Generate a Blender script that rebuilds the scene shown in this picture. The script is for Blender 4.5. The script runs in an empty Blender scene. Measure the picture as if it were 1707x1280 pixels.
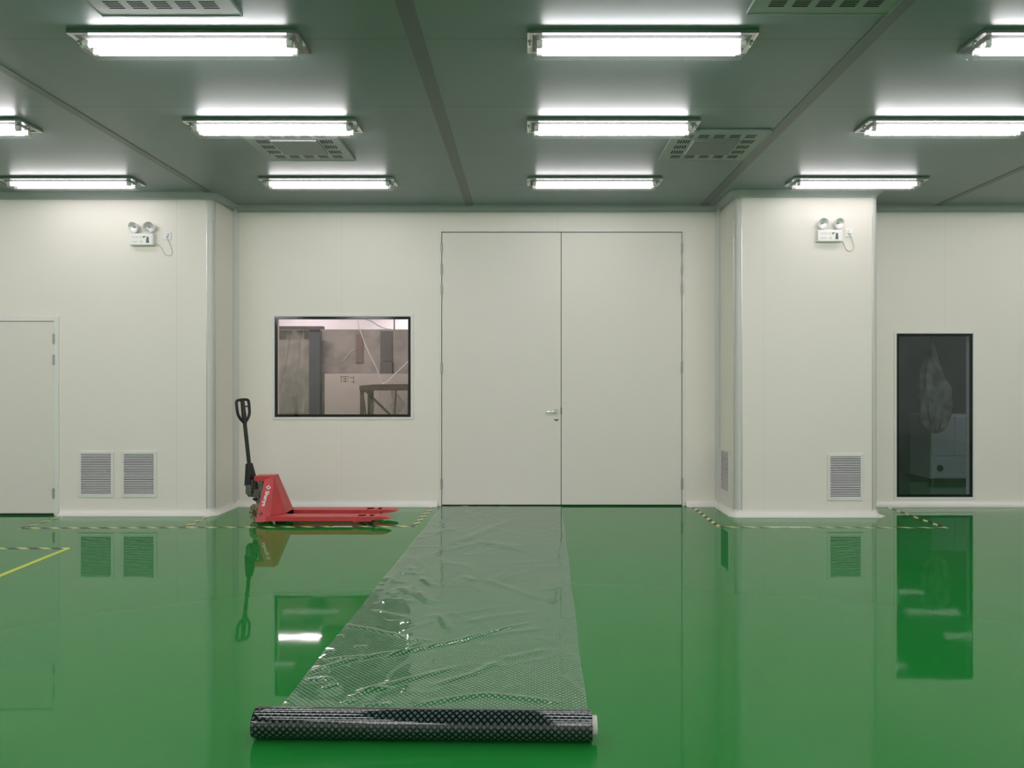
import bpy, math, random
from mathutils import Vector, Matrix, noise

random.seed(7)
sc = bpy.context.scene
COL = sc.collection
PI = math.pi

# ------------------------------------------------------------------ camera, light, exposure
F = 1220.0                       # focal length in pixels of the 1707 px wide frame
EYE = 1.38                       # eye height in metres
cam_d = bpy.data.cameras.new('camera')
cam_d.sensor_width = 36.0
cam_d.lens = F / 1707.0 * 36.0
cam_d.shift_x = -25.5 / 1707.0
cam_d.clip_start = 0.02
cam = bpy.data.objects.new('camera', cam_d)
cam.location = (0, 0, EYE)
cam.rotation_euler = (PI / 2, 0, 0)
COL.objects.link(cam)
sc.camera = cam

w = bpy.data.worlds.new('world')
sc.world = w
w.use_nodes = True
w.node_tree.nodes['Background'].inputs[0].default_value = (0.6, 0.7, 0.8, 1)
w.node_tree.nodes['Background'].inputs[1].default_value = 0.02

TUBE_POWER = 40.0                # emission of the fluorescent tubes
sc.view_settings.view_transform = 'Standard'
sc.view_settings.look = 'None'
sc.view_settings.gamma = 1.0
sc.view_settings.use_curve_mapping = False
sc.view_settings.exposure = 0.0
sc.cycles.use_denoising = True
sc.cycles.sample_clamp_indirect = 3.0
sc.cycles.blur_glossy = 0.6
sc.cycles.max_bounces = 14
sc.cycles.diffuse_bounces = 6
sc.cycles.glossy_bounces = 6
sc.cycles.transparent_max_bounces = 24

def area(name, loc, rot, sx, sy, power, color):
    d = bpy.data.lights.new(name, 'AREA')
    d.shape = 'RECTANGLE'; d.size = sx; d.size_y = sy; d.energy = power; d.color = color
    o = bpy.data.objects.new(name, d); o.location = loc; o.rotation_euler = rot
    COL.objects.link(o)
    return o
# lamps of the store room seen through the wide window; the right one is added
area('store_room_lamp', (-4.17, 13.3, 3.2), (0, 0, 0), 0.85, 0.25, 40, (1.0, 0.88, 0.90))
area('store_room_right_fill', (-1.75, 13.3, 3.2), (0, 0, 0), 0.85, 0.25, 95, (1.0, 0.88, 0.90))  # extra light, kept out of the reflection, to brighten the right side
area('store_room_front_lamp', (-2.7, 9.3, 3.3), (0, 0, 0), 1.2, 0.2, 60, (1.0, 0.88, 0.86))
# weak light added to lift the cabinet in the room behind the tall window
area('dark_room_fill', (6.4, 9.1, 3.3), (0, 0, 0), 1.2, 0.2, 9, (0.85, 0.93, 1.0))

# ------------------------------------------------------------------ materials
def nodes_of(m):
    m.use_nodes = True
    return m.node_tree.nodes, m.node_tree.links

def mat(name, color, rough=0.5, metal=0.0, spec=0.5, coat=0.0, var=0.0, vscale=6.0, bump=0.0, bscale=30.0, bdist=0.001):
    m = bpy.data.materials.new(name)
    N, L = nodes_of(m)
    b = N['Principled BSDF']
    b.inputs['Base Color'].default_value = (*color, 1)
    b.inputs['Roughness'].default_value = rough
    b.inputs['Metallic'].default_value = metal
    b.inputs['Specular IOR Level'].default_value = spec
    b.inputs['Coat Weight'].default_value = coat
    b.inputs['Coat Roughness'].default_value = 0.05
    tc = N.new('ShaderNodeTexCoord')
    if var > 0:
        n = N.new('ShaderNodeTexNoise'); n.inputs['Scale'].default_value = vscale; n.inputs['Detail'].default_value = 4
        L.new(tc.outputs['Object'], n.inputs['Vector'])
        r = N.new('ShaderNodeValToRGB')
        r.color_ramp.elements[0].position = 0.3; r.color_ramp.elements[1].position = 0.7
        r.color_ramp.elements[0].color = (*[c * (1 - var) for c in color], 1)
        r.color_ramp.elements[1].color = (*[min(1, c * (1 + var)) for c in color], 1)
        L.new(n.outputs['Fac'], r.inputs['Fac']); L.new(r.outputs['Color'], b.inputs['Base Color'])
    if bump > 0:
        n2 = N.new('ShaderNodeTexNoise'); n2.inputs['Scale'].default_value = bscale; n2.inputs['Detail'].default_value = 2
        L.new(tc.outputs['Object'], n2.inputs['Vector'])
        bp = N.new('ShaderNodeBump'); bp.inputs['Strength'].default_value = bump; bp.inputs['Distance'].default_value = bdist
        L.new(n2.outputs['Fac'], bp.inputs['Height']); L.new(bp.outputs['Normal'], b.inputs['Normal'])
    return m

def math_node(N, L, op, a, b=None, c=None):
    n = N.new('ShaderNodeMath'); n.operation = op
    for i, x in enumerate((a, b, c)):
        if x is None: continue
        if isinstance(x, (int, float)): n.inputs[i].default_value = x
        else: L.new(x, n.inputs[i])
    return n.outputs[0]

def seam_mat(name, color, seams, axis, half, dark, rough, spec, period=None, offset=0.0):
    """painted sandwich panel; thin joints at the listed coordinates (or every period) along one axis"""
    m = mat(name, color, rough, spec=spec)
    N, L = nodes_of(m)
    b = N['Principled BSDF']
    g = N.new('ShaderNodeNewGeometry')
    s = N.new('ShaderNodeSeparateXYZ'); L.new(g.outputs['Position'], s.inputs[0])
    co = s.outputs[axis]
    if period:
        a = math_node(N, L, 'SUBTRACT', co, offset - period / 2)
        a = math_node(N, L, 'MODULO', a, period)
        a = math_node(N, L, 'ABSOLUTE', math_node(N, L, 'SUBTRACT', a, period / 2))
        mask = math_node(N, L, 'LESS_THAN', a, half)
    else:
        mask = None
        for x in seams:
            k = math_node(N, L, 'COMPARE', co, x, half)
            mask = k if mask is None else math_node(N, L, 'MAXIMUM', mask, k)
    n = N.new('ShaderNodeTexNoise'); n.inputs['Scale'].default_value = 0.8
    L.new(g.outputs['Position'], n.inputs['Vector'])
    mx0 = N.new('ShaderNodeMix'); mx0.data_type = 'RGBA'
    L.new(n.outputs['Fac'], mx0.inputs['Factor'])
    mx0.inputs['A'].default_value = (*[c * 0.97 for c in color], 1)
    mx0.inputs['B'].default_value = (*[min(1, c * 1.03) for c in color], 1)
    mx = N.new('ShaderNodeMix'); mx.data_type = 'RGBA'
    L.new(mask, mx.inputs['Factor']); L.new(mx0.outputs['Result'], mx.inputs['A'])
    mx.inputs['B'].default_value = (*[c * dark for c in color], 1)
    L.new(mx.outputs['Result'], b.inputs['Base Color'])
    return m

WALLC = (0.855, 0.82, 0.75)
M = {}
M['wall'] = seam_mat('wall_panel', WALLC, (-6.0, -3.69, -2.10, 0.345, 2.46, 4.72, 5.9), 0, 0.002, 0.86, 0.42, 0.3)
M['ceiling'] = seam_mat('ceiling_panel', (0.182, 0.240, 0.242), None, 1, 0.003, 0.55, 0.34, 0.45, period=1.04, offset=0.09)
M['cove'] = mat('cove_paint', (0.66, 0.655, 0.62), 0.4)
M['covetop'] = mat('ceiling_cove_paint', (0.36, 0.39, 0.38), 0.35, spec=0.4)
M['bowl'] = mat('reflector_bowl', (0.80, 0.80, 0.79), 0.28, metal=0.25)
M['hinge'] = mat('hinge_metal', (0.42, 0.42, 0.39), 0.5, metal=0.6)
M['base'] = mat('base_cove', (0.86, 0.85, 0.80), 0.3)
M['alu'] = mat('aluminium', (0.52, 0.53, 0.53), 0.32, metal=0.7)
M['strip'] = mat('joint_strip_metal', (0.115, 0.135, 0.13), 0.4, metal=0.0)
M['ventplate'] = mat('vent_paint', (0.29, 0.33, 0.325), 0.4)
M['ventcentre'] = mat('vent_centre', (0.17, 0.19, 0.19), 0.4)
M['door'] = mat('door_paint', (0.80, 0.77, 0.71), 0.4, spec=0.35)
M['gap'] = mat('dark_gap', (0.05, 0.05, 0.045), 0.8)
M['steel'] = mat('steel', (0.55, 0.55, 0.53), 0.25, metal=1.0)
M['chrome'] = mat('chrome', (0.85, 0.85, 0.85), 0.06, metal=1.0)
M['black'] = mat('black_edge', (0.006, 0.006, 0.006), 0.08)
M['white'] = mat('white_plastic', (0.85, 0.85, 0.84), 0.35)
M['white_metal'] = mat('white_metal', (0.80, 0.80, 0.77), 0.4)
M['reflector'] = mat('reflector', (0.20, 0.20, 0.20), 0.5, spec=0.2)
M['mirror'] = mat('polished_edge', (0.62, 0.63, 0.63), 0.12, metal=1.0)
M['dark'] = mat('duct_shade', (0.012, 0.012, 0.012), 0.9)
M['red'] = mat('red_paint', (0.50, 0.048, 0.052), 0.42, var=0.10, vscale=9)
M['blackpaint'] = mat('black_paint', (0.012, 0.013, 0.016), 0.4)
M['cast'] = mat('cast_metal', (0.15, 0.15, 0.125), 0.5, metal=0.4, var=0.35, vscale=40)
M['tan'] = mat('wheel_nylon', (0.34, 0.27, 0.17), 0.5)
M['hub'] = mat('wheel_hub', (0.10, 0.09, 0.06), 0.5, metal=0.3)
M['mark'] = mat('white_mark', (0.88, 0.87, 0.85), 0.5)
M['print'] = mat('grey_print', (0.42, 0.42, 0.43), 0.6)
M['printdark'] = mat('dark_print', (0.06, 0.05, 0.05), 0.6)
M['greenprint'] = mat('green_grey_print', (0.06, 0.12, 0.10), 0.4)
M['core'] = mat('card_core', (0.72, 0.71, 0.66), 0.7)
M['cord'] = mat('white_cord', (0.62, 0.61, 0.58), 0.5)

# floor: self-levelling green epoxy, faintly wavy
def floor_mat():
    m = bpy.data.materials.new('green_epoxy')
    N, L = nodes_of(m)
    b = N['Principled BSDF']
    g = N.new('ShaderNodeNewGeometry')
    n = N.new('ShaderNodeTexNoise'); n.inputs['Scale'].default_value = 0.6; n.inputs['Detail'].default_value = 3
    L.new(g.outputs['Position'], n.inputs['Vector'])
    r = N.new('ShaderNodeValToRGB')
    r.color_ramp.elements[0].position = 0.3; r.color_ramp.elements[1].position = 0.7
    r.color_ramp.elements[0].color = (0.0130, 0.200, 0.032, 1)
    r.color_ramp.elements[1].color = (0.0140, 0.214, 0.035, 1)
    L.new(n.outputs['Fac'], r.inputs['Fac']); L.new(r.outputs['Color'], b.inputs['Base Color'])
    b.inputs['Roughness'].default_value = 0.035
    b.inputs['IOR'].default_value = 1.32
    b.inputs['Specular IOR Level'].default_value = 0.5
    mp = N.new('ShaderNodeMapping'); mp.inputs['Scale'].default_value = (1.0, 1.0, 1.0)
    L.new(g.outputs['Position'], mp.inputs['Vector'])
    n1 = N.new('ShaderNodeTexNoise'); n1.inputs['Scale'].default_value = 5.0; n1.inputs['Detail'].default_value = 1.0
    L.new(mp.outputs['Vector'], n1.inputs['Vector'])
    bp = N.new('ShaderNodeBump'); bp.inputs['Strength'].default_value = 1.0; bp.inputs['Distance'].default_value = 0.00030
    L.new(n1.outputs['Fac'], bp.inputs['Height']); L.new(bp.outputs['Normal'], b.inputs['Normal'])
    return m
M['floor'] = floor_mat()

def emit_mat(name, color, power):
    m = bpy.data.materials.new(name)
    N, L = nodes_of(m)
    b = N['Principled BSDF']
    b.inputs['Base Color'].default_value = (0.9, 0.9, 0.9, 1)
    b.inputs['Emission Color'].default_value = (*color, 1)
    b.inputs['Emission Strength'].default_value = power
    m.cycles.emission_sampling = 'FRONT'
    return m
M['tube'] = emit_mat('lit_tube', (1.0, 0.945, 0.965), TUBE_POWER)
M['tube_dim'] = emit_mat('dimmed_lit_tube', (1.0, 0.945, 0.965), TUBE_POWER * 0.36)

def schlick(N, L, ior):
    """mirror share of a thin sheet, the same from both sides"""
    g = N.new('ShaderNodeNewGeometry')
    d = N.new('ShaderNodeVectorMath'); d.operation = 'DOT_PRODUCT'
    L.new(g.outputs['Incoming'], d.inputs[0]); L.new(g.outputs['Normal'], d.inputs[1])
    c = math_node(N, L, 'SUBTRACT', 1.0, math_node(N, L, 'ABSOLUTE', d.outputs['Value']))
    f0 = ((ior-1)/(ior+1))**2
    return math_node(N, L, 'ADD', math_node(N, L, 'MULTIPLY', math_node(N, L, 'POWER', c, 5.0), 1-f0), f0)

def clear_mat(name, tint, ior=1.45, rough=0.02, boost=1.0, milk=0.0):
    """clear sheet: see-through, with mirror reflection rising towards grazing angles"""
    m = bpy.data.materials.new(name)
    N, L = nodes_of(m)
    N.remove(N['Principled BSDF'])
    out = N['Material Output']
    t = N.new('ShaderNodeBsdfTransparent'); t.inputs[0].default_value = (*tint, 1)
    g = N.new('ShaderNodeBsdfGlossy'); g.inputs['Roughness'].default_value = rough
    fac = math_node(N, L, 'MINIMUM', math_node(N, L, 'MULTIPLY', schlick(N, L, ior), boost), 1.0)
    src = t.outputs[0]
    if milk > 0:
        d = N.new('ShaderNodeBsdfDiffuse'); d.inputs[0].default_value = (0.8, 0.8, 0.79, 1)
        mm = N.new('ShaderNodeMixShader'); mm.inputs[0].default_value = milk
        L.new(src, mm.inputs[1]); L.new(d.outputs[0], mm.inputs[2]); src = mm.outputs[0]
    mx = N.new('ShaderNodeMixShader')
    L.new(fac, mx.inputs[0]); L.new(src, mx.inputs[1]); L.new(g.outputs[0], mx.inputs[2])
    L.new(mx.outputs[0], out.inputs['Surface'])
    return m
M['cover'] = clear_mat('clear_cover', (0.93, 0.93, 0.93), rough=0.04, milk=0.008)
M['glass'] = clear_mat('window_glass', (0.86, 0.85, 0.86), ior=1.5, rough=0.003, boost=1.6)
M['glass_dark'] = clear_mat('tinted_glass', (0.86, 0.90, 0.92), ior=1.5, rough=0.003, boost=1.5)
M['creased'] = clear_mat('creased_film', (0.9, 0.9, 0.88), rough=0.14, milk=0.22, boost=3.0)
M['clearbag'] = clear_mat('clear_bag', (0.9, 0.9, 0.88), rough=0.10, milk=0.12, boost=2.2)

def grid_mask(N, L, uv, pitch, half):
    """1 on the printed lines of a diamond grid, 0 in the clear diamonds"""
    s = N.new('ShaderNodeSeparateXYZ'); L.new(uv, s.inputs[0])
    out = None
    for op in ('ADD', 'SUBTRACT'):
        a = math_node(N, L, op, s.outputs[0], s.outputs[1])
        a = math_node(N, L, 'DIVIDE', a, pitch)
        a = math_node(N, L, 'FRACT', math_node(N, L, 'ADD', a, 100.0))
        a = math_node(N, L, 'ABSOLUTE', math_node(N, L, 'SUBTRACT', a, 0.5))
        k = math_node(N, L, 'GREATER_THAN', a, 0.5 - half)
        out = k if out is None else math_node(N, L, 'MAXIMUM', out, k)
    return out

def film_mat():
    m = bpy.data.materials.new('clear_grid_film')
    N, L = nodes_of(m)
    N.remove(N['Principled BSDF'])
    out = N['Material Output']
    uv = N.new('ShaderNodeUVMap')
    mask = grid_mask(N, L, uv.outputs[0], 0.027, 0.16)
    t = N.new('ShaderNodeBsdfTransparent'); t.inputs[0].default_value = (0.93, 0.95, 0.95, 1)
    milk = N.new('ShaderNodeBsdfDiffuse'); milk.inputs[0].default_value = (0.58, 0.79, 0.64, 1)
    m1 = N.new('ShaderNodeMixShader'); m1.inputs[0].default_value = 0.32          # clear diamonds, slightly milky
    L.new(t.outputs[0], m1.inputs[1]); L.new(milk.outputs[0], m1.inputs[2])
    line = N.new('ShaderNodeBsdfDiffuse'); line.inputs[0].default_value = (0.06, 0.085, 0.07, 1)
    ml = N.new('ShaderNodeMixShader'); ml.inputs[0].default_value = 0.14          # printed grid lines
    L.new(t.outputs[0], ml.inputs[1]); L.new(line.outputs[0], ml.inputs[2])
    m2 = N.new('ShaderNodeMixShader')
    L.new(mask, m2.inputs[0])
    L.new(m1.outputs[0], m2.inputs[1]); L.new(ml.outputs[0], m2.inputs[2])
    g = N.new('ShaderNodeBsdfGlossy'); g.inputs['Roughness'].default_value = 0.05
    m3 = N.new('ShaderNodeMixShader')
    L.new(schlick(N, L, 1.45), m3.inputs[0])
    L.new(m2.outputs[0], m3.inputs[1]); L.new(g.outputs[0], m3.inputs[2])
    L.new(m3.outputs[0], out.inputs['Surface'])
    return m
M['film'] = film_mat()

def roll_mat():
    m = mat('rolled_grid_film', (0.02, 0.03, 0.03), 0.05, spec=0.8)
    N, L = nodes_of(m)
    b = N['Principled BSDF']
    uv = N.new('ShaderNodeUVMap')
    mask = grid_mask(N, L, uv.outputs[0], 0.027, 0.20)
    mx = N.new('ShaderNodeMix'); mx.data_type = 'RGBA'
    L.new(mask, mx.inputs['Factor'])
    mx.inputs['A'].default_value = (0.075, 0.105, 0.105, 1)
    mx.inputs['B'].default_value = (0.003, 0.006, 0.007, 1)
    L.new(mx.outputs['Result'], b.inputs['Base Color'])
    bp = N.new('ShaderNodeBump'); bp.inputs['Strength'].default_value = 0.35; bp.inputs['Distance'].default_value = 0.0006
    n = N.new('ShaderNodeTexNoise'); n.inputs['Scale'].default_value = 5; n.inputs['Detail'].default_value = 1
    tc = N.new('ShaderNodeTexCoord'); L.new(tc.outputs['Object'], n.inputs['Vector'])
    h = math_node(N, L, 'ADD', math_node(N, L, 'MULTIPLY', n.outputs['Fac'], 0.9), math_node(N, L, 'MULTIPLY', mask, 0.02))
    L.new(h, bp.inputs['Height']); L.new(bp.outputs['Normal'], b.inputs['Normal'])
    return m
M['roll'] = roll_mat()

def tape_mat():
    """yellow and black diagonal warning stripes along local X"""
    m = mat('hazard_tape', (0.6, 0.6, 0.1), 0.35)
    N, L = nodes_of(m)
    b = N['Principled BSDF']
    tc = N.new('ShaderNodeTexCoord')
    s = N.new('ShaderNodeSeparateXYZ'); L.new(tc.outputs['Object'], s.inputs[0])
    a = math_node(N, L, 'ADD', s.outputs[0], math_node(N, L, 'MULTIPLY', s.outputs[1], 1.6))
    a = math_node(N, L, 'FRACT', math_node(N, L, 'ADD', math_node(N, L, 'DIVIDE', a, 0.185), 50.0))
    k = math_node(N, L, 'GREATER_THAN', a, 0.54)
    mx = N.new('ShaderNodeMix'); mx.data_type = 'RGBA'
    L.new(k, mx.inputs['Factor'])
    mx.inputs['A'].default_value = (0.010, 0.012, 0.006, 1)
    mx.inputs['B'].default_value = (0.74, 0.76, 0.32, 1)
    L.new(mx.outputs['Result'], b.inputs['Base Color'])
    return m
M['tape'] = tape_mat()
M['yellow'] = mat('yellow_tape', (0.62, 0.68, 0.08), 0.4)

# ------------------------------------------------------------------ mesh helpers
class MB:
    def __init__(s): s.v = []; s.f = []; s.uv = None
    def add(s, vs, fs):
        o = len(s.v); s.v += [tuple(p) for p in vs]; s.f += [tuple(i + o for i in q) for q in fs]; return s
    def box(s, x0, x1, y0, y1, z0, z1):
        return s.add([(x0,y0,z0),(x1,y0,z0),(x1,y1,z0),(x0,y1,z0),(x0,y0,z1),(x1,y0,z1),(x1,y1,z1),(x0,y1,z1)],
                     [(0,3,2,1),(4,5,6,7),(0,1,5,4),(1,2,6,5),(2,3,7,6),(3,0,4,7)])
    def frustum(s, a, b):
        """a, b: (x0,x1,y0,y1,z) rectangles, joined into a closed solid"""
        vs = []
        for (x0,x1,y0,y1,z) in (a, b): vs += [(x0,y0,z),(x1,y0,z),(x1,y1,z),(x0,y1,z)]
        return s.add(vs, [(0,3,2,1),(4,5,6,7),(0,1,5,4),(1,2,6,5),(2,3,7,6),(3,0,4,7)])
    def prism(s, pts, axis, a, b):
        """closed outline extruded from a to b along axis 0/1/2; pts are the two other coordinates in order"""
        n = len(pts); vs = []
        for c in (a, b):
            for (p, q) in pts:
                vs.append({0: (c,p,q), 1: (p,c,q), 2: (p,q,c)}[axis])
        fs = [tuple(range(n))[::-1], tuple(range(n, 2*n))]
        fs += [(i, (i+1) % n, n + (i+1) % n, n + i) for i in range(n)]
        return s.add(vs, fs)
    def tube(s, pts, r, n=10, caps=True):
        pts = [Vector(p) for p in pts]; k = len(pts)
        rs = r if isinstance(r, (list, tuple)) else [r] * k
        t0 = (pts[1] - pts[0]).normalized()
        up = Vector((0,0,1)) if abs(t0.z) < 0.9 else Vector((1,0,0))
        nrm = t0.cross(up).normalized(); vs = []; fs = []
        for i in range(k):
            t = (pts[min(i+1,k-1)] - pts[max(i-1,0)]).normalized()
            nrm = (nrm - t * nrm.dot(t)).normalized(); bn = t.cross(nrm)
            for j in range(n):
                a = 2*PI*j/n; vs.append(pts[i] + (nrm*math.cos(a) + bn*math.sin(a)) * rs[i])
        for i in range(k-1):
            for j in range(n):
                fs.append((i*n+j, i*n+(j+1)%n, (i+1)*n+(j+1)%n, (i+1)*n+j))
        if caps: fs += [tuple(range(n))[::-1], tuple(range((k-1)*n, k*n))]
        return s.add(vs, fs)
    def bar(s, p, q, wx, wy):
        """rectangular bar from p to q"""
        p, q = Vector(p), Vector(q); t = (q-p).normalized()
        up = Vector((0,1,0)) if abs(t.y) < 0.9 else Vector((0,0,1))
        a = t.cross(up).normalized() * wx/2; b = t.cross(a).normalized() * wy/2
        vs = [p-a-b,p+a-b,p+a+b,p-a+b,q-a-b,q+a-b,q+a+b,q-a+b]
        return s.add(vs, [(0,3,2,1),(4,5,6,7),(0,1,5,4),(1,2,6,5),(2,3,7,6),(3,0,4,7)])
    def lathe(s, prof, origin, axis, n=24):
        """prof: (radius, distance along axis)"""
        ax = Vector(axis).normalized(); o = Vector(origin)
        u = ax.cross(Vector((0,0,1)) if abs(ax.z) < 0.9 else Vector((1,0,0))).normalized(); v = ax.cross(u)
        vs = []; fs = []
        for (r, d) in prof:
            for j in range(n):
                a = 2*PI*j/n; vs.append(o + ax*d + (u*math.cos(a)+v*math.sin(a))*max(r,1e-5))
        k = len(prof)
        for i in range(k-1):
            for j in range(n): fs.append((i*n+j, i*n+(j+1)%n, (i+1)*n+(j+1)%n, (i+1)*n+j))
        return s.add(vs, fs)
    def xform(s, mtx): s.v = [tuple(mtx @ Vector(p)) for p in s.v]; return s
    def build(s, name, m, parent=None, bevel=0.0, smooth=False, loc=None, seg=2):
        me = bpy.data.meshes.new(name)
        me.from_pydata(s.v, [], s.f)
        me.materials.append(m)
        if s.uv:
            ul = me.uv_layers.new(name='UVMap')
            for l in me.loops: ul.data[l.index].uv = s.uv[l.vertex_index]
        if smooth:
            me.polygons.foreach_set('use_smooth', [True] * len(me.polygons))
            me.set_sharp_from_angle(angle=math.radians(40))
        me.update()
        o = bpy.data.objects.new(name, me)
        COL.objects.link(o)
        if loc: o.location = loc
        if parent: o.parent = parent
        if bevel > 0:
            b = o.modifiers.new('bevel', 'BEVEL'); b.width = bevel; b.segments = seg; b.limit_method = 'ANGLE'
        return o

def tag(o, label=None, cat=None, group=None, kind=None):
    if label: o['label'] = label
    if cat: o['category'] = cat
    if group: o['group'] = group
    if kind: o['kind'] = kind
    return o

def empty(name, loc, rz=0.0):
    o = bpy.data.objects.new(name, None); o.empty_display_size = 0.1
    o.location = loc; o.rotation_euler = (0, 0, rz); COL.objects.link(o)
    return o

def dup(root, loc, label=None, rz=None):
    r = root.copy(); COL.objects.link(r); r.location = loc
    if rz is not None: r.rotation_euler = (0, 0, rz)
    if label: r['label'] = label
    for ch in list(root.children):
        c = ch.copy(); COL.objects.link(c); c.parent = r
        for g in list(ch.children):
            d = g.copy(); COL.objects.link(d); d.parent = c
    return r

def struct(o, label=None, cat=None):
    o['kind'] = 'structure'
    if label: o['label'] = label
    if cat: o['category'] = cat
    return o

def at(px, py, Y):
    """world point that stands at depth Y on the sight line measured in the photograph"""
    return ((px - 879.0) / F * Y, Y, EYE - (py - 640.0) / F * Y)

def fl(px, py):
    """point of the floor measured in the photograph"""
    Y = EYE * F / (py - 640.0)
    return ((px - 879.0) / F * Y, Y)

def panel(mb, x0, x1, z0, z1, y0, y1, holes=()):
    """wall slab between y0 and y1 with rectangular openings"""
    xs = sorted({x0, x1, *[h[0] for h in holes], *[h[1] for h in holes]})
    zs = sorted({z0, z1, *[h[2] for h in holes], *[h[3] for h in holes]})
    def solid(i, j):
        if i < 0 or j < 0 or i >= len(xs)-1 or j >= len(zs)-1: return False
        cx, cz = (xs[i]+xs[i+1])/2, (zs[j]+zs[j+1])/2
        return not any(h[0] < cx < h[1] and h[2] < cz < h[3] for h in holes)
    for i in range(len(xs)-1):
        for j in range(len(zs)-1):
            if not solid(i, j): continue
            a, b, c, d = xs[i], xs[i+1], zs[j], zs[j+1]
            mb.add([(a,y0,c),(b,y0,c),(b,y0,d),(a,y0,d)], [(0,1,2,3)])
            mb.add([(a,y1,c),(b,y1,c),(b,y1,d),(a,y1,d)], [(3,2,1,0)])
            if not solid(i-1, j): mb.add([(a,y0,c),(a,y1,c),(a,y1,d),(a,y0,d)], [(3,2,1,0)])
            if not solid(i+1, j): mb.add([(b,y0,c),(b,y1,c),(b,y1,d),(b,y0,d)], [(0,1,2,3)])
            if not solid(i, j-1): mb.add([(a,y0,c),(b,y0,c),(b,y1,c),(a,y1,c)], [(3,2,1,0)])
            if not solid(i, j+1): mb.add([(a,y0,d),(b,y0,d),(b,y1,d),(a,y1,d)], [(0,1,2,3)])
    return mb

def ring(mb, x0, x1, z0, z1, wd, y0, y1):
    """rectangular frame of border width wd standing between y0 and y1"""
    mb.box(x0, x0+wd, y0, y1, z0, z1); mb.box(x1-wd, x1, y0, y1, z0, z1)
    mb.box(x0+wd, x1-wd, y0, y1, z1-wd, z1); mb.box(x0+wd, x1-wd, y0, y1, z0, z0+wd)
    return mb

def sweep(mb, path, prof):
    """profile (distance off the wall, height) along a plan polyline; the room lies right of the direction of travel"""
    n = len(path); dirs = []
    for i in range(n-1):
        d = Vector((path[i+1][0]-path[i][0], path[i+1][1]-path[i][1])); dirs.append(d.normalized())
    nr = [Vector((d.y, -d.x)) for d in dirs]
    rows = []
    for i in range(n):
        if i == 0: off = nr[0]
        elif i == n-1: off = nr[-1]
        else:
            b = (nr[i-1] + nr[i]); off = b / (1 + nr[i-1].dot(nr[i]))
        rows.append([(path[i][0]+off.x*d, path[i][1]+off.y*d, z) for d, z in prof])
    k = len(prof)
    mb.add([p for r in rows for p in r],
           [(i*k+j, (i+1)*k+j, (i+1)*k+j+1, i*k+j+1) for i in range(n-1) for j in range(k-1)])
    return mb

# ------------------------------------------------------------------ the room
H = 3.385            # ceiling
YB = 8.27            # back wall
YL = 7.70            # face of the bay on the left
YC = 7.62            # face of the column on the right
XL, CX0, CX1 = -3.31, 2.17, 3.655
XW0, XW1, YR = -13.0, 10.4, -5.4

struct(MB().box(XW0-0.1, XW1+0.1, YR-0.1, 14.3, -0.12, 0).build('floor', M['floor']), 'glossy green epoxy floor', 'floor')
struct(MB().box(XW0-0.1, XW1+0.1, YR-0.1, 14.3, H, H+0.12).build('ceiling', M['ceiling']), 'pale panelled ceiling', 'ceiling')

WIN1 = (-2.868, -1.303, 0.993, 2.155)
WIN2 = (4.157, 5.048, 0.088, 1.963)
DOOR1 = (-0.985, 1.765, 0.0, 3.108)
DOOR2 = (-5.92, -4.955, 0.0, 2.062)
struct(panel(MB(), XL-0.05, XW1, 0, H, YB, YB+0.10, (WIN1, WIN2, DOOR1)).build('wall_back', M['wall']), 'off-white panel wall with the double door', 'wall')
mb = panel(MB(), XW0, XL-0.055, 0, H, YL, YL+0.06, (DOOR2,))
mb.box(XL-0.06, XL, YL+0.055, YB, 0, H)
struct(mb.build('wall_left_bay', M['wall']), 'off-white bay wall on the left', 'wall')
mb = MB().box(CX0+0.055, CX1-0.055, YC, YC+0.06, 0, H)
mb.box(CX0, CX0+0.06, YC+0.055, YB, 0, H); mb.box(CX1-0.06, CX1, YC+0.055, YB, 0, H)
struct(mb.build('wall_column', M['wall']), 'off-white square column casing on the right', 'column')
struct(MB().box(XW0-0.1, XW0, YR, 14.3, 0, H).build('wall_left', M['wall']))
struct(MB().box(XW1, XW1+0.1, YR, 14.3, 0, H).build('wall_right', M['wall']))
struct(MB().box(XW0, XW1, YR-0.1, YR, 0, H).build('wall_front', M['wall']))

# trims: quarter rounds in the corners, along the ceiling and along the floor
def quarter(c, r, a0, a1, n=8):
    return [(c[0]+r*math.cos(a0+(a1-a0)*i/n), c[1]+r*math.sin(a0+(a1-a0)*i/n)) for i in range(n+1)]
def post(name, arc, back):
    mb = MB().prism(arc + back, 2, 0.0, H)
    return struct(mb.build(name, M['cove'], smooth=True))
R = 0.052
post('trim_1', quarter((XL-0.055, YL+0.055), 0.055, -PI/2, 0), [(XL-0.055, YL+0.055)])
post('trim_2', quarter((CX0+0.055, YC+0.055), 0.055, PI, 1.5*PI), [(CX0+0.055, YC+0.055)])
post('trim_3', quarter((CX1-0.055, YC+0.055), 0.055, 1.5*PI, 2*PI), [(CX1-0.055, YC+0.055)])
post('trim_4', quarter((XL+R, YB-R), R, PI, PI/2), [(XL, YB)])
post('trim_5', quarter((CX0-R, YB-R), R, 0, PI/2), [(CX0, YB)])
post('trim_6', quarter((CX1+R, YB-R), R, PI, PI/2), [(CX1, YB)])
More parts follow.
